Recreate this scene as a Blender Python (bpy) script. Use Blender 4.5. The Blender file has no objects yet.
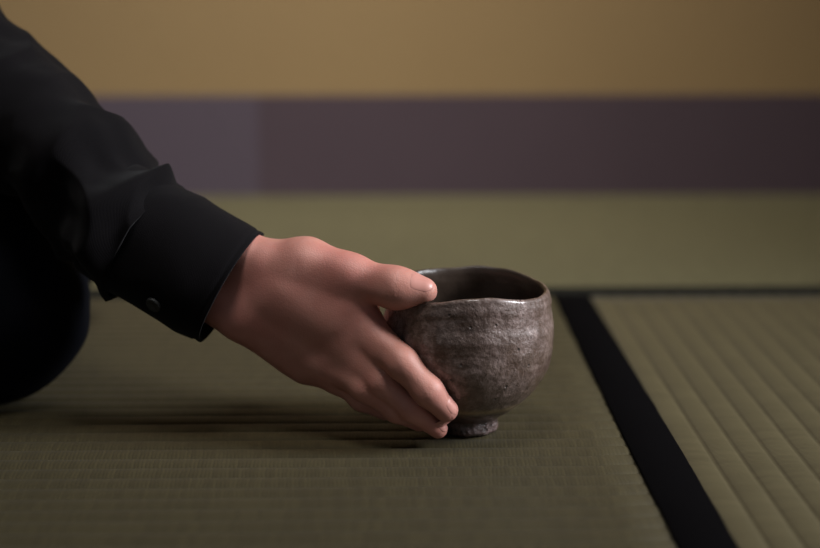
import bpy, bmesh, math, random
import numpy as np
from mathutils import Vector, Matrix, noise

random.seed(4)
C = bpy.context.scene.collection
SC = bpy.context.scene
W, H = 820, 548
FPX = 1650.0
PITCH = math.radians(11.61)
YAW = math.radians(1.18)
Z0 = 1.196                      # distance of the bowl axis

# ------------------------------------------------------------------ camera
Fv = Vector((math.sin(YAW) * math.cos(PITCH), math.cos(YAW) * math.cos(PITCH), -math.sin(PITCH)))
Rv = Vector((math.cos(YAW), -math.sin(YAW), 0))
Uv = Rv.cross(Fv)
CAM = -Z0 * (Fv + Rv * ((468 - 410) / FPX) - Uv * ((429 - 274) / FPX))


def ray(px, py):
    return Fv + Rv * ((px - 410) / FPX) - Uv * ((py - 274) / FPX)


def at(px, py, d):
    """point seen at (px, py), d centimetres behind (+) or before (-) the bowl axis"""
    return CAM + ray(px, py) * (Z0 + d * 0.01)


def ground(px, py, z=0.0):
    r = ray(px, py)
    return CAM + r * ((z - CAM.z) / r.z)


cd = bpy.data.cameras.new('camera')
cam = bpy.data.objects.new('camera', cd)
C.objects.link(cam)
cam.matrix_world = Matrix.Translation(CAM) @ Matrix((Rv, Uv, -Fv)).transposed().to_4x4()
cd.sensor_width = 36
cd.lens = FPX / W * 36
cd.clip_start = 0.02
cd.dof.use_dof = True
cd.dof.focus_distance = Z0 - 0.055
cd.dof.aperture_fstop = 2.8
SC.camera = cam


# ------------------------------------------------------------------ helpers
def lin(r, g, b):
    f = lambda c: (c / 255 / 12.92) if c / 255 <= 0.04045 else ((c / 255 + 0.055) / 1.055) ** 2.4
    return (f(r), f(g), f(b), 1)


def mesh_obj(name, verts, faces, mat, parent=None, smooth=True):
    me = bpy.data.meshes.new(name)
    me.from_pydata([tuple(v) for v in verts], [], [tuple(int(i) for i in f) for f in faces])
    me.validate()
    bm = bmesh.new()
    bm.from_mesh(me)
    bmesh.ops.recalc_face_normals(bm, faces=bm.faces)
    bm.to_mesh(me)
    bm.free()
    me.polygons.foreach_set('use_smooth', [smooth] * len(me.polygons))
    o = bpy.data.objects.new(name, me)
    C.objects.link(o)
    if mat:
        me.materials.append(mat)
    if parent:
        o.parent = parent
        o.matrix_parent_inverse = parent.matrix_world.inverted()
    return o


def empty(name, loc=(0, 0, 0)):
    o = bpy.data.objects.new(name, None)
    o.location = loc
    C.objects.link(o)
    bpy.context.view_layer.update()
    return o


def tag(o, label=None, cat=None, kind=None, group=None):
    if label: o['label'] = label
    if cat: o['category'] = cat
    if kind: o['kind'] = kind
    if group: o['group'] = group
    return o


def box(name, lo, hi, mat, parent=None, bevel=0.0):
    bm = bmesh.new()
    bmesh.ops.create_cube(bm, size=1)
    for v in bm.verts:
        v.co = Vector([(lo[i] + hi[i]) / 2 + v.co[i] * (hi[i] - lo[i]) for i in range(3)])
    if bevel:
        bmesh.ops.bevel(bm, geom=bm.edges[:], offset=bevel, segments=3, affect='EDGES', profile=0.5)
    me = bpy.data.meshes.new(name)
    bm.to_mesh(me)
    bm.free()
    o = bpy.data.objects.new(name, me)
    C.objects.link(o)
    me.materials.append(mat)
    if parent:
        o.parent = parent
        o.matrix_parent_inverse = parent.matrix_world.inverted()
    return o


class NT:
    def __init__(self, name):
        self.m = bpy.data.materials.new(name)
        self.m.use_nodes = True
        self.t = self.m.node_tree
        self.b = self.t.nodes['Principled BSDF']
        self.out = self.t.nodes['Material Output']
        tc = self.t.nodes.new('ShaderNodeTexCoord')
        self.co = tc.outputs['Object']

    def n(self, typ, ins=None, **props):
        nd = self.t.nodes.new(typ)
        for k, v in props.items():
            setattr(nd, k, v)
        for k, v in (ins or {}).items():
            self.set(nd.inputs[k], v)
        return nd

    def set(self, sock, v):
        if isinstance(v, bpy.types.NodeSocket):
            self.t.links.new(v, sock)
        else:
            sock.default_value = v

    def p(self, **kw):
        for k, v in kw.items():
            self.set(self.b.inputs[k.replace('_', ' ')], v)

    def math(self, op, a, b=0.0, clamp=False):
        nd = self.n('ShaderNodeMath', {0: a, 1: b}, operation=op)
        nd.use_clamp = clamp
        return nd.outputs[0]

    def noise(self, scale, detail=4, rough=0.55, vec=None, dist=0.0):
        return self.n('ShaderNodeTexNoise', {'Vector': vec or self.co, 'Scale': scale, 'Detail': detail,
                                             'Roughness': rough, 'Distortion': dist}).outputs[0]

    def mapping(self, scale, vec=None):
        return self.n('ShaderNodeMapping', {'Vector': vec or self.co, 'Scale': scale}).outputs[0]

    def ramp(self, fac, stops):
        nd = self.n('ShaderNodeValToRGB', {'Fac': fac})
        cr = nd.color_ramp
        while len(cr.elements) < len(stops):
            cr.elements.new(0.5)
        for e, (pos, col) in zip(cr.elements, stops):
            e.position = pos
            e.color = col if len(col) == 4 else (*col, 1)
        return nd.outputs[0]

    def mix(self, fac, a, b, typ='MIX'):
        nd = self.n('ShaderNodeMix', data_type='RGBA', blend_type=typ)
        self.set(nd.inputs[0], fac)
        self.set(nd.inputs[6], a)
        self.set(nd.inputs[7], b)
        return nd.outputs[2]

    def bump(self, h, dist, strength=1.0, normal=None):
        nd = self.n('ShaderNodeBump', {'Height': h, 'Distance': dist, 'Strength': strength})
        if normal:
            self.t.links.new(normal, nd.inputs['Normal'])
        return nd.outputs[0]


def g(v):
    return (v, v, v, 1)


RIB = 0.0205


def tatami_material(name, along, base, dark, light):
    """woven rush; ribs run along 'x' or 'y', the strands cross them"""
    a = NT(name)
    sep = a.n('ShaderNodeSeparateXYZ', {0: a.co})
    u, v = (sep.outputs[0], sep.outputs[1]) if along == 'x' else (sep.outputs[1], sep.outputs[0])
    row = a.math('FLOOR', a.math('DIVIDE', v, RIB))
    wob = a.math('MULTIPLY', a.noise(60, 2), 0.9)
    ph = a.math('ADD', a.math('ADD', a.math('DIVIDE', u, 0.0027), a.math('MULTIPLY', row, 0.5)), wob)
    strand = a.math('FLOOR', ph)
    s = a.math('ABSOLUTE', a.math('SINE', a.math('MULTIPLY', ph, math.pi)))
    vec = a.n('ShaderNodeCombineXYZ', {0: strand, 1: row}).outputs[0]
    rnd = a.n('ShaderNodeTexWhiteNoise', {'Vector': vec}, noise_dimensions='2D').outputs[0]
    big = a.noise(5, 3)
    col = a.mix(rnd, dark, light)
    col = a.mix(0.62, col, base)
    col = a.mix(a.math('MULTIPLY', big, 0.35), col, dark)
    gap = a.ramp(s, [(0.0, g(0.80)), (0.45, g(1.0))])
    col = a.mix(1.0, col, gap, 'MULTIPLY')
    fine = a.noise(900, 2)
    hgt = a.math('ADD', s, a.math('ADD', a.math('MULTIPLY', fine, 0.35), a.math('MULTIPLY', rnd, 0.45)))
    a.p(Base_Color=col, Roughness=0.58, Normal=a.bump(hgt, 0.0003, 0.45))
    a.b.inputs['Specular IOR Level'].default_value = 0.34
    a.b.inputs['Sheen Weight'].default_value = 0.03
    a.b.inputs['Sheen Roughness'].default_value = 0.45
    return a.m


def cloth_material(name, col, col2, weave=0.0009, rough=0.8, sheen=0.25, spec=0.2):
    a = NT(name)
    sep = a.n('ShaderNodeSeparateXYZ', {0: a.co})
    s1 = a.math('SINE', a.math('MULTIPLY', a.math('ADD', sep.outputs[0], sep.outputs[2]), 6.283 / weave))
    s2 = a.math('SINE', a.math('MULTIPLY', a.math('ADD', sep.outputs[1], sep.outputs[2]), 6.283 / weave))
    n1 = a.noise(14, 4)
    a.p(Base_Color=a.mix(n1, col, col2), Roughness=rough,
        Normal=a.bump(a.math('ADD', a.math('MULTIPLY', s1, s2), a.noise(300, 2)), 0.0003, 0.3))
    a.b.inputs['Specular IOR Level'].default_value = spec
    a.b.inputs['Sheen Weight'].default_value = sheen
    a.b.inputs['Sheen Roughness'].default_value = 0.5
    return a.m


def clay_wall():
    a = NT('ochre_clay_plaster')
    n1 = a.noise(3.0, 4)
    n2 = a.noise(160, 4, 0.7)
    col = a.mix(n1, lin(158, 132, 92), lin(150, 123, 84))
    col = a.mix(a.ramp(n2, [(0.35, g(0.0)), (0.7, g(0.35))]), col, lin(126, 100, 64))
    a.p(Base_Color=col, Roughness=0.92, Normal=a.bump(n2, 0.0012, 0.6))
    return a.m


def paper(name, c1, c2):
    a = NT(name)
    n1 = a.noise(6, 4)
    f = a.noise(220, 3, 0.6, vec=a.mapping((1, 1, 0.25)))
    col = a.mix(n1, c1, c2)
    a.p(Base_Color=col, Roughness=0.7, Normal=a.bump(f, 0.0004, 0.4))
    a.b.inputs['Specular IOR Level'].default_value = 0.3
    return a.m


def wood(name, c1, c2):
    a = NT(name)
    w = a.noise(9, 5, 0.6, vec=a.mapping((1, 8, 8)), dist=1.2)
    a.p(Base_Color=a.mix(w, c1, c2), Roughness=0.55, Normal=a.bump(w, 0.0006, 0.4))
    return a.m


def skin_material():
    a = NT('skin')
    n1 = a.noise(38, 4, 0.6)
    n2 = a.noise(11, 3)
    n3 = a.noise(420, 3, 0.6)
    col = a.mix(a.ramp(n1, [(0.3, g(0)), (0.7, g(1))]), lin(184, 126, 112), lin(198, 144, 130))
    col = a.mix(a.math('MULTIPLY', a.ramp(n2, [(0.42, g(0)), (0.65, g(1))]), 0.45), col, lin(190, 112, 104))
    vor = a.n('ShaderNodeTexVoronoi', {'Vector': a.co, 'Scale': 620.0}, feature='DISTANCE_TO_EDGE').outputs[0]
    hgt = a.math('ADD', a.math('MULTIPLY', a.ramp(vor, [(0.0, g(0)), (0.25, g(1))]), 0.35), n3)
    a.p(Base_Color=col, Roughness=0.5, Normal=a.bump(hgt, 0.00025, 0.5))
    a.b.inputs['Subsurface Weight'].default_value = 0.12
    a.b.inputs['Subsurface Radius'].default_value = (1.0, 0.35, 0.2)
    a.b.inputs['Subsurface Scale'].default_value = 0.004
    a.b.inputs['Specular IOR Level'].default_value = 0.4
    return a.m


def nail_material():
    a = NT('nail')
    n = a.noise(90, 2)
    a.p(Base_Color=a.mix(n, lin(188, 128, 116), lin(196, 140, 128)), Roughness=0.4)
    return a.m


def glaze(name, foot=False):
    a = NT(name)
    n1 = a.noise(28, 6, 0.65, dist=0.6)
    n2 = a.noise(150, 5, 0.7)
    n3 = a.noise(9, 3)
    streak = a.noise(60, 4, 0.6, vec=a.mapping((1, 1, 0.3)))
    vor = a.n('ShaderNodeTexVoronoi', {'Vector': a.co, 'Scale': 125.0}, feature='F1')
    pits = a.ramp(vor.outputs['Distance'], [(0.06, g(1)), (0.16, g(0))])
    pick = a.math('GREATER_THAN', a.n('ShaderNodeTexWhiteNoise', {'Vector': vor.outputs['Position']}).outputs[0], 0.68)
    pits = a.math('MULTIPLY', pits, pick)
    crack = a.n('ShaderNodeTexVoronoi', {'Vector': a.co, 'Scale': 210.0}, feature='DISTANCE_TO_EDGE').outputs[0]
    crk = a.ramp(crack, [(0.0, g(1)), (0.05, g(0))])
    if not foot:
        col = a.mix(a.ramp(n1, [(0.38, g(0)), (0.62, g(1))]), lin(80, 60, 50), lin(146, 125, 119))
        col = a.mix(a.ramp(n2, [(0.43, g(0)), (0.6, g(0.8))]), col, lin(74, 54, 44))
        col = a.mix(a.ramp(a.noise(330, 3, 0.6), [(0.5, g(0)), (0.7, g(0.28))]), col, lin(170, 150, 144))
        col = a.mix(a.ramp(streak, [(0.48, g(0)), (0.7, g(0.55))]), col, lin(66, 48, 40))
        col = a.mix(a.ramp(n3, [(0.45, g(0)), (0.65, g(0.4))]), col, lin(104, 84, 66))
        col = a.mix(a.math('MULTIPLY', crk, 0.35), col, lin(70, 52, 42))
        sz = a.n('ShaderNodeSeparateXYZ', {0: a.co}).outputs[2]
        lip = a.ramp(a.math('ADD', sz, a.math('MULTIPLY', a.math('SUBTRACT', n2, 0.5), 0.006)),
                     [(0.0212, g(0)), (0.0236, g(0.75)), (0.0262, g(0.0))])
        col = a.mix(lip, col, lin(168, 146, 108))
        # unglazed darker clay low on the body
        low = a.ramp(a.math('ADD', sz, a.math('MULTIPLY', a.math('SUBTRACT', n1, 0.5), 0.010)),
                     [(0.0180, g(1)), (0.0222, g(0))])
        col = a.mix(low, col, lin(84, 64, 56))
        rough, bd = 0.44, 0.0020
    else:
        col = a.mix(a.ramp(n2, [(0.4, g(0)), (0.6, g(1))]), lin(50, 36, 32), lin(104, 84, 80))
        rough, bd = 0.3, 0.004
    col = a.mix(a.math('MULTIPLY', pits, 0.7), col, lin(30, 22, 20))
    hgt = a.math('ADD', a.math('ADD', n2, a.math('MULTIPLY', n1, 0.35)),
                 a.math('MULTIPLY', a.math('ADD', pits, a.math('MULTIPLY', crk, 0.04)), -0.9))
    a.p(Base_Color=col, Roughness=a.ramp(n2, [(0.3, g(rough - 0.08)), (0.7, g(rough + 0.12))]),
        Normal=a.bump(hgt, bd, 0.8))
    a.b.inputs['Coat Weight'].default_value = 0.6
    a.b.inputs['Coat Roughness'].default_value = 0.09
    return a.m


M_wall = clay_wall()
M_paper_a = paper('koshibari_paper_pale', lin(90, 79, 89), lin(85, 74, 84))
M_paper_b = paper('koshibari_paper', lin(84, 69, 76), lin(76, 63, 70))
M_wood = wood('cedar', lin(120, 88, 58), lin(92, 64, 42))
M_rush_x = tatami_material('tatami_rush_crosswise', 'x', lin(86, 81, 55), lin(68, 62, 41), lin(100, 94, 67))
M_rush_near = tatami_material('tatami_rush_dark', 'x', lin(59, 52, 30), lin(47, 40, 21), lin(70, 62, 37))  # rush of the near mat, darker and browner than the other mats
M_rush_y = tatami_material('tatami_rush_lengthwise', 'y', lin(79, 71, 46), lin(62, 54, 33), lin(92, 83, 57))
M_heri = cloth_material('black_border_cloth', lin(10, 9, 10), lin(7, 6, 7), 0.0016, 0.95, 0.0, 0.02)
M_heri_far = cloth_material('dark_grey_border_cloth', lin(30, 30, 26), lin(24, 24, 21), 0.0016, 0.9, 0.0, 0.06)
M_sleeve = cloth_material('black_jacket_cloth', lin(14, 11, 13), lin(9, 7, 9), 0.0012, 0.8, 0.04, 0.06)
M_trouser = cloth_material('dark_navy_cloth', lin(13, 14, 19), lin(9, 10, 14), 0.0012, 0.9, 0.0, 0.04)
M_button = NT('button_horn')
M_button.p(Base_Color=lin(36, 37, 37), Roughness=0.6)
M_button = M_button.m
M_skin = skin_material()
M_nail = nail_material()
M_glaze = glaze('ash_brown_glaze')
M_foot = glaze('crawled_foot_glaze', True)
_a = NT('dark_inner_glaze')
_n = _a.noise(60, 5, 0.65)
_a.p(Base_Color=_a.mix(_n, lin(44, 35, 28), lin(66, 54, 46)), Roughness=0.34, Normal=_a.bump(_n, 0.0012, 0.8))
M_inner = _a.m

# ------------------------------------------------------------------ the room
y_wall = ground(410, 195).y
y_far = ground(560, 296).y            # front edge of the far mat
y_far2 = ground(560, 288).y
sx0 = ground(606, 400).x
sx1 = ground(651, 400).x
XL, XR = -1.75, 1.02
YF = -1.45
FLOORZ = -0.05
CEIL = 1.80

box('floor', (XL, YF, FLOORZ - 0.06), (XR, y_wall, FLOORZ), M_wood)['kind'] = 'structure'
tag(box('wall_back', (XL - 0.08, y_wall, FLOORZ - 0.06), (XR + 0.12, y_wall + 0.1, CEIL), M_wall), kind='structure')

# right wall with a window opening
WY0, WY1, WZ0, WZ1 = -0.50, 0.14, 0.42, 1.15
LY0, LY1, LZ0, LZ1 = 0.36, 0.86, 0.45, 1.15        # left window
SX0, SX1, SY0, SY1 = -0.46, 0.24, -0.75, 0.72      # opening of the roof window, lengthened for the added hand lamp


def holed_wall(name, x0, x1, y0, y1, z0, z1, hy0, hy1, hz0, hz1, mat, flat=False):
    vs, fs = [], []
    ys, zs = [y0, hy0, hy1, y1], [z0, hz0, hz1, z1]
    idx = {}
    for xi, x in enumerate((x0, x1)):
        for i, y in enumerate(ys):
            for j, z in enumerate(zs):
                idx[xi, i, j] = len(vs)
                vs.append((x, y, z))
    for xi in (0, 1):
        for i in range(3):
            for j in range(3):
                if (i, j) != (1, 1):
                    fs.append([idx[xi, i, j], idx[xi, i + 1, j], idx[xi, i + 1, j + 1], idx[xi, i, j + 1]])
    def q(i, j, k, l):
        fs.append([idx[0, i, j], idx[1, i, j], idx[1, k, l], idx[0, k, l]])
    for a in range(3):
        q(a, 0, a + 1, 0); q(a, 3, a + 1, 3); q(0, a, 0, a + 1); q(3, a, 3, a + 1)
    q(1, 1, 2, 1); q(1, 2, 2, 2); q(1, 1, 1, 2); q(2, 1, 2, 2)
    if flat:
        vs = [(y, z, x) for x, y, z in vs]
    return mesh_obj(name, vs, fs, mat, smooth=False)


tag(holed_wall('ceiling', CEIL, CEIL + 0.05, XL - 0.1, XR + 0.12, YF, y_wall + 0.1, SX0, SX1, SY0, SY1, M_wood, True), kind='structure')
tag(holed_wall('wall_left', XL - 0.1, XL, YF, y_wall, FLOORZ - 0.06, CEIL, LY0, LY1, LZ0, LZ1, M_wall), kind='structure')
tag(holed_wall('wall_right', XR, XR + 0.12, YF, y_wall, FLOORZ - 0.06, CEIL, WY0, WY1, WZ0, WZ1, M_wall), kind='structure')


def window(name, x0, WY0, WY1, WZ0, WZ1):
    bm = bmesh.new()
    def bar(lo, hi):
        r = bmesh.ops.create_cube(bm, size=1)
        for v in r['verts']:
            v.co = Vector([(lo[i] + hi[i]) / 2 + v.co[i] * (hi[i] - lo[i]) for i in range(3)])
    x1 = x0 + 0.03
    t = 0.025
    bar((x0, WY0, WZ0), (x1, WY0 + t, WZ1)); bar((x0, WY1 - t, WZ0), (x1, WY1, WZ1))
    bar((x0, WY0, WZ0), (x1, WY1, WZ0 + t)); bar((x0, WY0, WZ1 - t), (x1, WY1, WZ1))
    ym = (WY0 + WY1) / 2
    bar((x0 + .006, ym - .006, WZ0), (x1 - .006, ym + .006, WZ1))
    for k in (1, 2):
        z = WZ0 + (WZ1 - WZ0) * k / 3
        bar((x0 + .008, WY0, z - .005), (x1 - .008, WY1, z + .005))
    me = bpy.data.meshes.new(name)
    bm.to_mesh(me); bm.free()
    o = bpy.data.objects.new(name, me)
    C.objects.link(o)
    me.materials.append(M_wood)
    tag(o, kind='structure')


window('window_1', XR + 0.03, WY0, WY1, WZ0, WZ1)
window('window_2', XL - 0.06, LY0, LY1, LZ0, LZ1)

# paper band along the foot of the wall: a paler sheet on the left, a darker one on the right
seam = CAM + ray(262, 150) * ((y_wall - CAM.y) / ray(262, 150).y)
top = CAM + ray(410, 95) * ((y_wall - CAM.y) / ray(410, 95).y)
tag(box('trim_1', (XL, y_wall - 0.0016, 0.0), (seam.x, y_wall, top.z), M_paper_a), kind='structure')
tag(box('trim_2', (seam.x - 0.004, y_wall - 0.0024, 0.0), (XR, y_wall, top.z), M_paper_b), kind='structure')


# ------------------------------------------------------------------ tatami mats
def mat(name, x0, x1, y0, y1, along, m, amp=0.0024):
    n = 14
    if along == 'x':
        a0, a1, b0, b1 = x0, x1, y0, y1
    else:
        a0, a1, b0, b1 = y0, y1, x0, x1
    k0, k1 = math.floor(b0 / RIB * n), math.ceil(b1 / RIB * n)
    prof = []
    for k in range(k0, k1 + 1):
        b = min(max(k * RIB / n, b0), b1)
        s = abs(math.sin(math.pi * k / n))
        prof.append((b, amp * (s ** 0.5 - 1)))
    segs = 60
    vs, fs = [], []
    for i in range(segs + 1):
        a = a0 + (a1 - a0) * i / segs
        for b, h in prof:
            wv = 0.0005 * noise.noise(Vector((a * 9, b * 30, 3)))
            h = h * (0.25 + 0.75 * min(1, min(a - a0, a1 - a) / 0.03))
            vs.append((a, b + wv * 0.8, h + 0.3 * wv) if along == 'x' else (b + wv * 0.8, a, h + 0.3 * wv))
    N = len(prof)
    for i in range(segs):
        for j in range(N - 1):
            fs.append((i * N + j, (i + 1) * N + j, (i + 1) * N + j + 1, i * N + j + 1))
    # sides and underside
    ring = [i * N for i in range(segs + 1)] + [segs * N + j for j in range(1, N)] + \
           [i * N + N - 1 for i in range(segs - 1, -1, -1)] + [j for j in range(N - 2, 0, -1)]
    base = len(vs)
    for r in ring:
        vs.append((vs[r][0], vs[r][1], FLOORZ))
    L = len(ring)
    for i in range(L):
        j = (i + 1) % L
        fs.append((ring[i], ring[j], base + j, base + i))
    fs.append([base + i for i in range(L)])
    return mesh_obj(name, vs, fs, m, smooth=True)


def border(x0, x1, y0, y1, parent, m=None):
    """cloth border folded over the mat edge: a thin softly raised strip"""
    vs, fs = [], []
    long_y = (y1 - y0) > (x1 - x0)
    n = 160
    cross = [(0.0, -0.003), (0.0, 0.0006), (0.03, 0.0013), (0.5, 0.0015), (0.97, 0.0013), (1.0, 0.0006), (1.0, -0.003)]
    for i in range(n + 1):
        t = i / n
        for c, h in cross:
            if long_y:
                y = y0 + (y1 - y0) * t
                w = 0.0006 * noise.noise(Vector((c, y * 25, 1)))
                vs.append((x0 + (x1 - x0) * c + w, y, h))
            else:
                x = x0 + (x1 - x0) * t
                w = 0.0006 * noise.noise(Vector((x * 25, c, 7)))
                vs.append((x, y0 + (y1 - y0) * c + w, h))
    K = len(cross)
    for i in range(n):
        for j in range(K):
            k = (j + 1) % K
            fs.append((i * K + j, (i + 1) * K + j, (i + 1) * K + k, i * K + k))
    fs.append(list(range(K)))
    fs.append([n * K + j for j in range(K)])
    return mesh_obj('border', vs, fs, m or M_heri, parent)


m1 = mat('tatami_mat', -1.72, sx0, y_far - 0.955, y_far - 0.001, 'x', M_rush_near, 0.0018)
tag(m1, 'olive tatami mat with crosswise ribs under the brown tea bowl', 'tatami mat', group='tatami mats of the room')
m2 = mat('tatami_mat', sx0 + 0.001, XR, y_far - 1.85, y_far - 0.001, 'y', M_rush_y)
tag(m2, 'tatami mat right of the bowl whose ribs run along its black side border', 'tatami mat', group='tatami mats of the room')
tag(border(sx0 - 0.001, sx1, y_far - 1.85, y_far - 0.001, m2), 'black cloth border')
m3 = mat('tatami_mat', -1.72, XR, y_far, y_wall, 'x', M_rush_x)
tag(m3, 'pale tatami mat along the foot of the wall behind the bowl', 'tatami mat', group='tatami mats of the room')
tag(border(-1.72, XR, y_far, y_far2, m3, M_heri_far), 'dark grey cloth border')


# ------------------------------------------------------------------ implicit surfaces
def smin(a, b, k):
    h = np.clip(0.5 + 0.5 * (b - a) / k, 0, 1)
    return b + (a - b) * h - k * h * (1 - h)


def capsule(P, a, b, ra, rb):
    a, b = np.array(a), np.array(b)
    ba = b - a
    t = np.clip(((P - a) @ ba) / max(ba @ ba, 1e-12), 0, 1)
    return np.linalg.norm(P - a - t[..., None] * ba, axis=-1) - (ra + (rb - ra) * t)


def ellipsoid(P, c, r):
    q = (P - np.array(c)) / np.array(r)
    l = np.linalg.norm(q, axis=-1)
    return (l - 1) * min(r)


def surface_nets(fn, lo, hi, h):
    lo, hi = np.array(lo), np.array(hi)
    n = np.ceil((hi - lo) / h).astype(int) + 1
    ax = [lo[i] + h * np.arange(n[i]) for i in range(3)]
    D = np.empty(n, dtype=np.float32)
    yz = np.stack(np.meshgrid(ax[1], ax[2], indexing='ij'), -1)
    for i0 in range(0, n[0], 24):
        xs = ax[0][i0:i0 + 24]
        P = np.empty((len(xs), n[1], n[2], 3))
        P[..., 0] = xs[:, None, None]
        P[..., 1:] = yz[None]
        D[i0:i0 + 24] = fn(P)
    ins = D < 0
    cnt = np.zeros(n - 1, dtype=np.int8)
    offs = [(i, j, k) for i in (0, 1) for j in (0, 1) for k in (0, 1)]
    sl = lambda o: tuple(slice(o[i], n[i] - 1 + o[i]) for i in range(3))
    for o in offs:
        cnt += ins[sl(o)]
    act = (cnt > 0) & (cnt < 8)
    cells = np.argwhere(act)
    idx = -np.ones(n - 1, dtype=np.int64)
    idx[act] = np.arange(len(cells))
    acc = np.zeros((len(cells), 3))
    num = np.zeros(len(cells))
    edges = [(a, b) for a in offs for b in offs if sum(b) - sum(a) == 1 and all(b[i] >= a[i] for i in range(3))]
    cx, cy, cz = cells.T
    for a, b in edges:
        da = D[cx + a[0], cy + a[1], cz + a[2]]
        db = D[cx + b[0], cy + b[1], cz + b[2]]
        m = (da < 0) != (db < 0)
        t = np.where(m, da / np.where(m, da - db, 1), 0)
        pt = np.array(a)[None] + t[:, None] * (np.array(b) - np.array(a))[None]
        acc += np.where(m[:, None], pt, 0)
        num += m
    V = lo + h * (cells + acc / num[:, None])
    F = []
    for axis in range(3):
        o = [0, 0, 0]; o[axis] = 1
        A = ins[tuple(slice(0, n[i] - o[i]) for i in range(3))]
        B = ins[tuple(slice(o[i], n[i]) for i in range(3))]
        e = np.argwhere(A != B)
        u, w = (axis + 1) % 3, (axis + 2) % 3
        ok = (e[:, u] > 0) & (e[:, w] > 0) & (e[:, u] < n[u] - 1) & (e[:, w] < n[w] - 1) & (e[:, axis] < n[axis] - 1)
        e = e[ok]
        q = []
        for du, dw in ((-1, -1), (0, -1), (0, 0), (-1, 0)):
            c = e.copy(); c[:, u] += du; c[:, w] += dw
            q.append(idx[c[:, 0], c[:, 1], c[:, 2]])
        q = np.stack(q, 1)
        flip = B[e[:, 0], e[:, 1], e[:, 2]]
        q[flip] = q[flip][:, ::-1]
        F.append(q)
    F = np.concatenate(F)
    F = F[(F >= 0).all(1)]
    # gentle relaxing
    for _ in range(2):
        s = np.zeros_like(V); c = np.zeros(len(V))
        for i in range(4):
            a, b = F[:, i], F[:, (i + 1) % 4]
            np.add.at(s, a, V[b]); np.add.at(c, a, 1)
            np.add.at(s, b, V[a]); np.add.at(c, b, 1)
        V = V * 0.5 + 0.5 * s / np.maximum(c, 1)[:, None]
    return V, F


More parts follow.
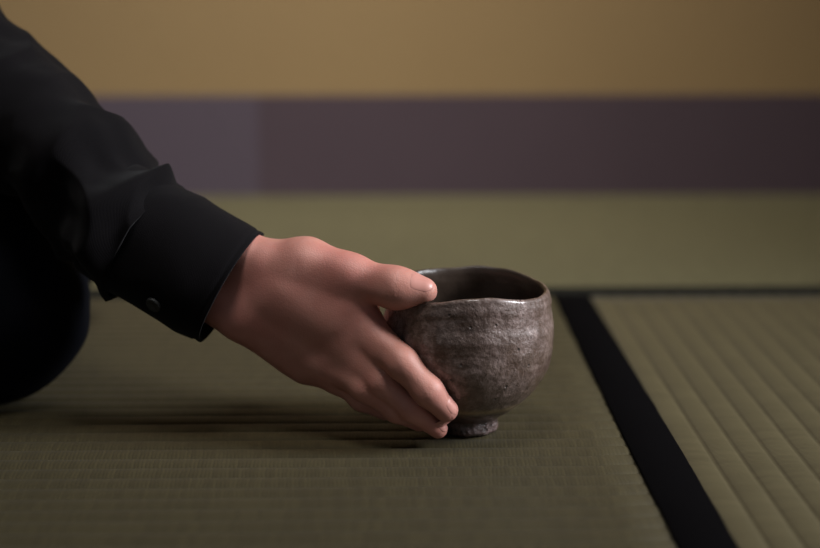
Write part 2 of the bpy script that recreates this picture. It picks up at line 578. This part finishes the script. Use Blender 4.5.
# ------------------------------------------------------------------ the tea bowl
def tea_bowl():
    root = empty('tea_bowl')
    tag(root, 'brown glazed ceramic tea bowl with wavy rim, held by the hand on the tatami', 'bowl')
    # outer profile (radius, height) in metres, foot excluded
    out = [(0.0215, 0.0100), (0.0232, 0.0118), (0.0285, 0.0150), (0.0345, 0.0190), (0.0405, 0.0236), (0.0468, 0.0300),
           (0.0525, 0.0380), (0.0570, 0.0470), (0.0598, 0.0560), (0.0610, 0.0645), (0.0608, 0.0730), (0.0597, 0.0815),
           (0.0586, 0.0890), (0.0576, 0.0965), (0.0570, 0.1020), (0.0562, 0.1058), (0.0543, 0.1074), (0.0523, 0.1060)]
    inn = [(0.0515, 0.1010), (0.0518, 0.0930), (0.0535, 0.0820), (0.0560, 0.0700), (0.0545, 0.0560), (0.0490, 0.0410),
           (0.0390, 0.0290), (0.0250, 0.0215), (0.0100, 0.0190)]
    ctl = out + inn

    def cat(p0, p1, p2, p3, t):
        return tuple(0.5 * (2 * b + (c - a) * t + (2 * a - 5 * b + 4 * c - d) * t * t + (3 * b - a - 3 * c + d) * t ** 3)
                     for a, b, c, d in zip(p0, p1, p2, p3))
    prof = []
    for i in range(len(ctl) - 1):
        p = [ctl[max(i - 1, 0)], ctl[i], ctl[i + 1], ctl[min(i + 2, len(ctl) - 1)]]
        for s in range(6):
            prof.append(cat(*p, s / 6))
    prof.append(ctl[-1])
    n = 220
    n_out = 17 * 6
    vs, fs = [], []
    for i, (r, z) in enumerate(prof):
        outer = i <= n_out - 4
        for k in range(n):
            a = 2 * math.pi * k / n
            d = Vector((math.cos(a), math.sin(a), 0))
            up = min(1, max(0, (z - 0.05) / 0.06)) ** 2
            # wavy rim: one broad rise at the back, a step at back right, a dip front left
            rim = 0.0007 * math.sin(3 * a + 0.6) + 0.0007 * math.sin(5 * a + 2.1) + 0.0009 * math.sin(2 * a - 1.3)
            rim += 0.0010 * noise.noise(d * 3.2 + Vector((5, 1, 0)))
            dl = (a - 4.05 + math.pi) % (2 * math.pi) - math.pi
            rim -= 0.0040 * math.exp(-(dl / 0.42) ** 2)
            rim += 0.0024 * math.exp(-((a - 1.5) / 0.75) ** 2)
            dr = (a + 0.10 + math.pi) % (2 * math.pi) - math.pi
            rim -= 0.0034 * math.exp(-(dr / 0.60) ** 2)
            q = d * r + Vector((0, 0, z))
            rr = r
            amp = 1 if outer else 0.6
            if z > 0.018:
                rr += amp * 0.0015 * noise.noise(q * 26)
                rr += amp * 0.00035 * noise.noise(Vector((a * 0.7, z * 260 + 1.2 * math.sin(a), 2.0)))      # throwing rings
                rr += amp * 0.0005 * noise.noise(q * 95)
            if outer:
                rr += 0.0011 * math.exp(-((z - 0.080 - 0.002 * math.sin(a)) / 0.005) ** 2)
                rr += 0.0008 * math.exp(-((z - 0.0985 - 0.001 * math.sin(2 * a)) / 0.004) ** 2)
                if z < 0.03:
                    rr += 0.0010 * noise.noise(q * 140) * max(0, 1 - abs(z - 0.018) / 0.012)
            rr *= 1 + 0.012 * math.cos(2 * a + 0.4) * up
            vs.append((rr * d.x, rr * d.y, z + rim * up))
    P = len(prof)
    for i in range(P - 1):
        for k in range(n):
            k2 = (k + 1) % n
            fs.append((i * n + k, i * n + k2, (i + 1) * n + k2, (i + 1) * n + k))
    fs.append([(P - 1) * n + k for k in range(n)])
    fs.append([k for k in range(n)][::-1])
    bo = mesh_obj('bowl_body', vs, fs, M_glaze, root)
    arr = np.array(vs).reshape(P, n, 3)[:n_out - 8]
    zs = np.linspace(0.0, 0.125, 251)
    tab = np.empty((251, n))
    for k in range(n):
        tab[:, k] = np.interp(zs, np.maximum.accumulate(arr[:, k, 2]), np.hypot(arr[:, k, 0], arr[:, k, 1]))
    top = np.array(vs).reshape(P, n, 3)[:n_out, :, 2].max(0)
    bo.data.materials.append(M_inner)
    for p in bo.data.polygons:
        c = p.center
        if c.z > 0.016 and p.vertices[0] // n >= n_out - 5 and p.vertices[-1] // n >= n_out - 5:
            p.material_index = 1
    # foot ring with crawled, beaded glaze
    fp = [(0.0150, 0.0110), (0.0148, 0.0030), (0.0158, 0.0006), (0.0180, 0.0), (0.0202, 0.0006), (0.0213, 0.0028),
          (0.0214, 0.0060), (0.0212, 0.0085), (0.0216, 0.0105), (0.0222, 0.0118)]
    vs, fs = [], []
    pr = []
    for i in range(len(fp) - 1):
        p = [fp[max(i - 1, 0)], fp[i], fp[i + 1], fp[min(i + 2, len(fp) - 1)]]
        for s in range(4):
            pr.append(cat(*p, s / 4))
    pr.append(fp[-1])
    for i, (r, z) in enumerate(pr):
        for k in range(n):
            a = 2 * math.pi * k / n
            q = Vector((math.cos(a) * r, math.sin(a) * r, z))
            rr = r
            if r > 0.017:
                rr += 0.0011 * abs(noise.noise(q * 260)) + 0.0009 * noise.noise(q * 120) - 0.0002
            vs.append((rr * math.cos(a), rr * math.sin(a), max(z, 0.0)))
    P = len(pr)
    for i in range(P - 1):
        for k in range(n):
            k2 = (k + 1) % n
            fs.append((i * n + k, i * n + k2, (i + 1) * n + k2, (i + 1) * n + k))
    f = mesh_obj('foot_ring', vs, fs, M_foot, root)
    tag(f, 'dark foot ring with beaded glaze')
    return tab, top


BOWL_R, BOWL_TOP = tea_bowl()


def bowl_solid(P):
    """rough signed distance to the filled bowl, for resting the fingers on its skin"""
    n = BOWL_R.shape[1]
    k = np.round((np.arctan2(P[..., 1], P[..., 0]) % (2 * math.pi)) / (2 * math.pi) * n).astype(int) % n
    i = np.clip(np.round(P[..., 2] / 0.0005).astype(int), 0, 250)
    R = np.maximum(np.maximum(BOWL_R[i, k], BOWL_R[i, (k + 1) % n]), BOWL_R[i, (k - 1) % n])
    return np.maximum(np.hypot(P[..., 0], P[..., 1]) - R, P[..., 2] - BOWL_TOP[k])


# ------------------------------------------------------------------ the person
person = empty('person', tuple(ground(-150, 405)))
tag(person, 'person in black jacket kneeling at left, right hand reaching for the tea bowl', 'person')

cm = 0.01
A = lambda px, py, d: np.array(at(px, py, d))

# joints of the right hand
wr = A(262, 267, -2.2)      # radial side of the wrist
wu = A(236, 310, -1.6)      # ulnar side
elb_r, elb_u = A(92, 192, 1.8), A(84, 206, 2.0)
mcp = [A(362, 322, -3.9), A(346, 345, -3.7), A(326, 362, -2.6), A(306, 367, -1.2)]
carp = [A(283, 282, -2.6), A(274, 297, -2.4), A(266, 310, -2.0), A(256, 321, -1.4)]
rad_m = [1.22, 1.18, 1.08, 1.02]
fingers = {
    'index': ([mcp[0], A(402, 363, -6.3), A(428, 391, -6.5), A(446, 410, -5.8)], [1.16, 1.08, 1.0, 0.84]),
    'middle': ([mcp[1], A(380, 381, -4.9), A(412, 409, -4.9), A(438, 429, -4.3)], [1.08, 0.98, 0.86, 0.68]),
    'ring': ([mcp[2], A(364, 388, -4.4), A(396, 410, -4.2), A(419, 422, -3.5)], [1.00, 0.88, 0.80, 0.68]),
    'little': ([mcp[3], A(338, 382, -2.4), A(361, 400, -2.6), A(384, 412, -2.2)], [0.92, 0.76, 0.70, 0.60]),
}
thumb = ([A(272, 267, -2.4), A(306, 266, -3.0), A(349, 277, -4.4), A(396, 288, -5.9), A(425, 291, -6.3)],
         [1.78, 1.62, 1.26, 1.06, 0.85])


def chain(P, pts, rs, k):
    d = None
    for i in range(len(pts) - 1):
        c = capsule(P, pts[i], pts[i + 1], rs[i] * cm, rs[i + 1] * cm)
        d = c if d is None else smin(d, c, k)
    return d


def wrinkle(P, pos, axis, width, amp, freq):
    """fine transverse creases around a joint"""
    axis = axis / np.linalg.norm(axis)
    q = P - pos
    s = q @ axis
    r2 = (q ** 2).sum(-1)
    return amp * np.cos(s * freq) * np.exp(-(s / width) ** 2) * np.exp(-r2 / (0.016 ** 2))


def palm_sdf(P):
    d = smin(capsule(P, wr, elb_r, 1.92 * cm, 1.9 * cm), capsule(P, wu, elb_u, 1.85 * cm, 2.3 * cm), 2.4 * cm)
    for i in range(4):
        d = smin(d, capsule(P, carp[i], mcp[i], 1.5 * cm if i else 1.6 * cm, rad_m[i] * cm), 1.3 * cm)
    # heel of the hand, ball of the thumb, web
    d = smin(d, capsule(P, A(252, 318, -1.0), A(292, 352, -0.4), 1.5 * cm, 1.35 * cm), 1.2 * cm)
    d = smin(d, capsule(P, A(300, 290, -2.2), A(345, 305, -3.6), 1.35 * cm, 0.95 * cm), 1.0 * cm)
    d = smin(d, capsule(P, A(333, 282, -3.5), A(350, 312, -4.0), 1.2 * cm, 1.05 * cm), 1.0 * cm)
    d = smin(d, capsule(P, A(298, 280, -3.0), A(350, 300, -4.2), 1.3 * cm, 1.15 * cm), 1.3 * cm)
    d = smin(d, capsule(P, A(354, 332, -4.2), A(378, 356, -5.0), 0.95 * cm, 0.7 * cm), 0.9 * cm)
    d = smin(d, capsule(P, A(337, 354, -3.5), A(356, 370, -4.1), 0.85 * cm, 0.7 * cm), 0.9 * cm)
    d = smin(d, capsule(P, A(317, 364, -2.4), A(334, 376, -2.8), 0.8 * cm, 0.6 * cm), 0.9 * cm)
    d = smin(d, capsule(P, A(362, 296, -0.6), A(370, 325, -1.0), 0.9 * cm, 0.9 * cm), 0.6 * cm)
    d = smin(d, capsule(P, A(285, 292, -3.0), A(335, 322, -4.1), 1.4 * cm, 1.2 * cm), 1.3 * cm)
    # knuckles
    for i, r in enumerate((0.62, 0.66, 0.6, 0.5)):
        d = smin(d, np.linalg.norm(P - (mcp[i] + np.array(-Fv) * 0.45 * cm + np.array(Uv) * 0.1 * cm), axis=-1) - r * cm, 0.9 * cm)
    return d


def hand_sdf(P):
    palm = palm_sdf(P)
    th = chain(P, *thumb, 2.0 * cm)
    tot = smin(palm, th, 0.9 * cm)
    for nm, (pts, rs) in fingers.items():
        f = chain(P, pts, rs, 0.6 * cm)
        for j in (1, 2):       # slightly thicker joints
            f = f + wrinkle(P, pts[j] - np.array(Fv) * rs[j] * cm, pts[j + 1] - pts[j - 1], 0.0045, 0.00028, 2600)
        tot = smin(tot, smin(palm, f, 1.1 * cm), (0.12 if nm in ('index', 'middle') else 0.22) * cm)
    j = thumb[0][3]
    tot = tot + wrinkle(P, j - np.array(Fv) * 1.1 * cm, thumb[0][4] - thumb[0][2], 0.005, 0.0003, 2300)
    tot = np.maximum(tot, 0.0006 - P[..., 2])
    tot = np.maximum(tot, 0.0008 - bowl_solid(P))
    return tot


allp = np.array([p for f in fingers.values() for p in f[0]] + thumb[0] + [elb_r, elb_u, wr, wu])
lo, hi = allp.min(0) - 0.035, allp.max(0) + 0.035
V, F = surface_nets(hand_sdf, lo, hi, 0.00125)
body = mesh_obj('body', V, F, M_skin, person)


# nails
def nail(name, base, tip, rad, dorsal, length, half):
    base, tip = np.array(base), np.array(tip)
    ax = (tip - base) / np.linalg.norm(tip - base)
    dn = np.array(dorsal) - ax * (np.array(dorsal) @ ax)
    dn /= np.linalg.norm(dn)
    side = np.cross(ax, dn)
    nu, nv = 14, 13
    pts = np.empty((nu, nv, 3)); dirs = np.empty((nu, nv, 3))
    for i in range(nu):
        u = i / (nu - 1)
        w = half * (1 - 0.25 * (1 - u) ** 3) * (1 - 0.25 * max(0, u - 0.75) / 0.25)
        for j in range(nv):
            v = (j / (nv - 1) * 2 - 1)
            an = v * w
            s = length * (u - 0.55) + 0.10 * length * (1 - v * v) * (1 if u > 0.5 else -1) * abs(u - 0.5) * 2
            dirs[i, j] = dn * math.cos(an) + side * math.sin(an)
            pts[i, j] = tip + ax * (s - rad * 0.1) + dirs[i, j] * 0.02
    for _ in range(40):
        d = hand_sdf(pts)
        pts -= dirs * np.clip(d * 0.6, -0.001, 0.001)[..., None]
    ii, jj = np.meshgrid(np.linspace(-1, 1, nu), np.linspace(-1, 1, nv), indexing='ij')
    ed = np.maximum(np.abs(ii) ** 6 * (ii < 0), np.abs(jj) ** 6)[..., None]
    topv = pts + dirs * (0.00022 - 0.00042 * ed)
    botv = pts - dirs * 0.0008
    vs = list(topv.reshape(-1, 3)) + list(botv.reshape(-1, 3))
    fs = []
    B = nu * nv
    for i in range(nu - 1):
        for j in range(nv - 1):
            a = i * nv + j
            fs.append((a, a + 1, a + nv + 1, a + nv))
            fs.append((B + a, B + a + nv, B + a + nv + 1, B + a + 1))
    rim = [j for j in range(nv)] + [i * nv + nv - 1 for i in range(1, nu)] + \
          [(nu - 1) * nv + j for j in range(nv - 2, -1, -1)] + [i * nv for i in range(nu - 2, 0, -1)]
    for a, b in zip(rim, rim[1:] + rim[:1]):
        fs.append((a, b, B + b, B + a))
    o = mesh_obj(name, vs, fs, M_nail, body)
    tag(o, 'smooth pale nail')


toward = np.array(-Fv)
upv = np.array(Uv)
nail('thumb_nail', thumb[0][3], thumb[0][4], 0.0086, toward * 0.75 + upv * 0.65, 0.0135, 0.85)
nail('finger_nail', fingers['index'][0][2], fingers['index'][0][3], 0.0078, toward * 0.6 + upv * 0.3 + np.array(Rv) * 0.7, 0.011, 0.75)
nail('finger_nail', fingers['middle'][0][2], fingers['middle'][0][3], 0.007, toward * 0.6 + upv * 0.5 + np.array(Rv) * 0.4, 0.010, 0.75)


# sleeve and cuff: lofted tubes with folds
def loft(ctrl, nring, nseg, disp, thick=None):
    """ctrl rows: px, py, depth cm, half width px (in the picture plane), half depth cm, lean"""
    pts = np.array([np.array(at(c[0], c[1], c[2])) for c in ctrl])
    hw = np.array([c[3] * (Z0 + c[2] * cm) / FPX for c in ctrl])
    hd = np.array([c[4] * cm for c in ctrl])
    def cr(arr, t):
        i = min(int(t), len(arr) - 2)
        u = t - i
        a, b, c, d = arr[max(i - 1, 0)], arr[i], arr[i + 1], arr[min(i + 2, len(arr) - 1)]
        return 0.5 * (2 * b + (c - a) * u + (2 * a - 5 * b + 4 * c - d) * u * u + (3 * b - a - 3 * c + d) * u ** 3)
    rows = []
    for i in range(nring):
        t = (len(ctrl) - 1) * i / (nring - 1)
        c = cr(pts, t)
        T = cr(pts, min(t + 0.02, len(ctrl) - 1)) - cr(pts, max(t - 0.02, 0))
        T /= np.linalg.norm(T)
        side = np.cross(T, np.array(Fv)); side /= np.linalg.norm(side)
        dep = np.cross(side, T)
        rows.append((c, side, dep, cr(hw, t), cr(hd, t), i / (nring - 1)))
    vs = np.empty((nring, nseg, 3))
    nrm = np.empty((nring, nseg, 3))
    for i, (c, side, dep, w, dd, t) in enumerate(rows):
        for k in range(nseg):
            a = 2 * math.pi * k / nseg
            n = side * math.cos(a) + dep * math.sin(a)
            p = c + side * math.cos(a) * w + dep * math.sin(a) * dd
            vs[i, k] = p + n * disp(p, a, t)
            nrm[i, k] = n
    return vs, nrm


def tube_faces(nr, ns, off=0):
    return [(off + i * ns + k, off + i * ns + (k + 1) % ns, off + (i + 1) * ns + (k + 1) % ns, off + (i + 1) * ns + k)
            for i in range(nr - 1) for k in range(ns)]


def shell(vs, nrm, th):
    nr, ns = vs.shape[:2]
    inner = vs - nrm * th
    V = np.concatenate([vs.reshape(-1, 3), inner.reshape(-1, 3)])
    B = nr * ns
    F = tube_faces(nr, ns) + [f[::-1] for f in tube_faces(nr, ns, B)]
    for k in range(ns):
        k2 = (k + 1) % ns
        F.append((k, B + k, B + k2, k2))
        e = (nr - 1) * ns
        F.append((e + k, e + k2, B + e + k2, B + e + k))
    return V, F


def fold(p, s=1.0, seed=0.0):
    q = Vector(p)
    n1 = 1 - abs(noise.noise(q * 22 * s + Vector((seed, 0, 0)))) * 2
    n2 = noise.noise(q * 45 * s + Vector((0, seed, 3)))
    return n1, n2


def d_cuff(p, a, t):
    n1, n2 = fold(p, 0.8, 3)
    e = 0.0018 * n1 + 0.0010 * n2
    e += 0.0008 * math.exp(-((t - 0.93) / 0.02) ** 2) * -1       # stitched hem
    e += 0.0012 * math.sin(2 * a + 1.0)
    return e


cuff_c = [(110, 219, 0.2, 58, 4.2), (156, 245, -0.6, 61, 4.3), (196, 268, -1.2, 62, 4.2), (231, 288, -1.4, 60, 4.1)]
vs, nr = loft(cuff_c, 60, 120, d_cuff)
Vc, Fc = shell(vs, nr, 0.0022)


def d_sleeve(p, a, t):
    n1, n2 = fold(p, 1.0, 0)
    k = 1.0 + 1.3 * math.exp(-((t - 0.13) / 0.12) ** 2)
    e = 0.0040 * k * n1 + 0.0022 * k * n2
    q = Vector(p)
    s = t * 34 + 1.1 * math.sin(a * 1.0 + 0.5) + 2.0 * noise.noise(q * 9)
    e += 0.0030 * k * math.sin(s) * math.exp(-((t - 0.15) / 0.2) ** 2)
    return e


sleeve_c = [(150, 242, -0.2, 58, 4.7), (121, 221, 0.4, 56.5, 5.0), (84, 177, 1.4, 57.5, 5.3), (57, 147, 2.2, 57, 5.2), (28, 128, 3.4, 67, 5.6), (-10, 104, 4.8, 74, 5.9),
            (-55, 70, 6.5, 81, 6.2), (-125, -10, 8, 90, 6.6), (-190, -110, 10, 98, 7.5), (-250, -210, 12, 108, 8.6)]
vs2, nr2 = loft(sleeve_c, 210, 140, d_sleeve)
Vs, Fs = shell(vs2, nr2, 0.0025)


def torso(P):
    sh = np.array(at(-250, -210, 12))
    hip = np.array(ground(-520, 330)) + np.array((0, 0.05, 0.2))
    chest = sh + np.array((-0.06, 0.17, -0.02))
    sh2 = sh + np.array((-0.02, 0.36, 0.0))
    d = smin(capsule(P, sh, sh2, 0.075, 0.075), capsule(P, chest, hip, 0.15, 0.15), 0.08)
    d = smin(d, capsule(P, chest + np.array((0, 0.03, -0.02)), hip + np.array((0, 0.1, 0)), 0.14, 0.15), 0.05)
    el2 = sh2 + np.array((-0.06, 0.05, -0.27))
    lap = np.array(ground(-14, 409)) + np.array((-0.10, 0.27, 0.16))
    d = smin(d, capsule(P, sh2, el2, 0.07, 0.058), 0.05)
    d = smin(d, capsule(P, el2, lap, 0.056, 0.05), 0.03)
    w = np.sin(P[..., 0] * 60 + 3 * np.sin(P[..., 1] * 25)) * np.sin(P[..., 2] * 48 + P[..., 1] * 20)
    return d + 0.003 * w


sh = np.array(at(-250, -210, 12))
hipc = np.array(ground(-520, 330)) + np.array((0, 0.05, 0.2))
Vt, Ft = surface_nets(torso, np.minimum(sh, hipc) - (0.35, 0.25, 0.45), np.maximum(sh, hipc) + (0.40, 0.70, 0.25), 0.008)
jv = np.concatenate([Vs, Vt])
jf = [tuple(f) for f in Fs] + [tuple(int(i) + len(Vs) for i in f) for f in Ft]
jacket = mesh_obj('jacket', jv, jf, M_sleeve, person)
cuff = mesh_obj('cuff', Vc, Fc, M_sleeve, person)


# a small button on the cuff
def button(pos, n):
    n = Vector(n).normalized()
    q = n.to_track_quat('Z', 'Y').to_matrix()
    prof = [(0.0, 0.0012), (0.0030, 0.0012), (0.0040, 0.0022), (0.0052, 0.0024), (0.0058, 0.0016), (0.0058, 0.0), (0.0, -0.001)]
    vs, fs = [], []
    ns = 28
    for r, z in prof:
        for k in range(ns):
            a = 2 * math.pi * k / ns
            vs.append(Vector(pos) + q @ Vector((r * math.cos(a), r * math.sin(a), z)))
    fs = tube_faces(len(prof), ns)
    o = mesh_obj('button', vs, fs, M_button, cuff)
    tag(o, 'small dark grey button')


row = vs[34]
tgt = Vector(ray(155, 303)).normalized()
best = None
for i in range(vs.shape[0]):
    for k in range(vs.shape[1]):
        v = Vector(vs[i, k]) - CAM
        if nr[i, k] @ np.array(Fv) < 0:
            e = v.normalized().angle(tgt)
            if best is None or e < best[0]:
                best = (e, i, k)
button(vs[best[1], best[2]] + nr[best[1], best[2]] * 0.0006, nr[best[1], best[2]])


# trousers: kneeling legs
def legs(P):
    kn = np.array(ground(-14, 409)) + np.array((0, 0.0, 0.0))
    kn = np.array((kn[0] + 0.006, kn[1] + 0.035, 0.070))
    hip = kn + np.array((-0.42, 0.07, 0.10))
    ank = kn + np.array((-0.42, 0.03, -0.015))
    d = capsule(P, kn, hip, 0.069, 0.098)
    d = smin(d, capsule(P, kn + np.array((-0.01, 0, -0.008)), ank, 0.058, 0.05), 0.02)
    d = smin(d, capsule(P, kn + np.array((-0.03, 0.01, 0.055)), hip + np.array((0, 0, 0.06)), 0.058, 0.09), 0.03)
    d = smin(d, capsule(P, kn + np.array((-0.085, 0.05, 0.095)), hip + np.array((0.05, 0, 0.08)), 0.08, 0.10), 0.03)
    kn2 = kn + np.array((0.0 - 0.03, 0.25, 0))
    d2 = smin(capsule(P, kn2, hip + np.array((0, 0.16, 0)), 0.064, 0.095), capsule(P, kn2, ank + np.array((0, 0.2, 0)), 0.056, 0.05), 0.02)
    d = smin(d, d2, 0.02)
    w = np.sin(P[..., 0] * 70 + 2 * np.sin(P[..., 2] * 40)) * np.sin(P[..., 2] * 55 - P[..., 0] * 40 + P[..., 1] * 30)
    d = d + 0.0022 * w
    return np.maximum(d, 0.0012 - P[..., 2])


kn = np.array(ground(-14, 409))
Vl, Fl = surface_nets(legs, kn + (-0.60, -0.12, -0.02), kn + (0.15, 0.52, 0.36), 0.006)
mesh_obj('trousers', Vl, Fl, M_trouser, person)

# ------------------------------------------------------------------ light
def area(name, loc, target, sx, sy, power, col, spread=180):
    l = bpy.data.lights.new(name, 'AREA')
    l.shape = 'RECTANGLE'
    l.size, l.size_y = sx, sy
    l.energy = power
    l.spread = math.radians(spread)
    l.color = col
    o = bpy.data.objects.new(name, l)
    o.location = loc
    o.rotation_euler = (Vector(target) - Vector(loc)).to_track_quat('-Z', 'Y').to_euler()
    C.objects.link(o)
    return o


area('window_daylight', (XR + 0.2, (WY0 + WY1) / 2, (WZ0 + WZ1) / 2 + 0.05), (-0.08, 0.08, 0.12), 0.40, 0.60, 7.5, (0.92, 0.95, 1.0), 75)
area('left_window_daylight', (XL - 0.2, (LY0 + LY1) / 2, (LZ0 + LZ1) / 2 + 0.06), (0.1, y_wall, 0.2), 0.60, 0.75, 2.5, (1.0, 0.97, 0.93), 70)
area('roof_window_daylight', ((SX0 + SX1) / 2, 0.42, CEIL + 0.12), (-0.03, y_wall - 0.06, 0.15), 0.45, 0.45, 4.2, (1.0, 0.96, 0.90), 55)
area('added_hand_fill', (-0.12, -0.45, CEIL + 0.12), (-0.10, 0.02, 0.10), 0.45, 0.45, 2.0, (1.0, 0.97, 0.93), 70)  # added fill lamp brightening the hand from above, not a second window

w = bpy.data.worlds.new('world')
SC.world = w
w.use_nodes = True
bg = w.node_tree.nodes['Background']
bg.inputs[0].default_value = (0.80, 0.90, 1.0, 1)
bg.inputs[1].default_value = 0.14

SC.view_settings.view_transform = 'Standard'
SC.view_settings.look = 'None'
SC.view_settings.exposure = 0.0
SC.view_settings.gamma = 1.0
SC.view_settings.use_curve_mapping = False
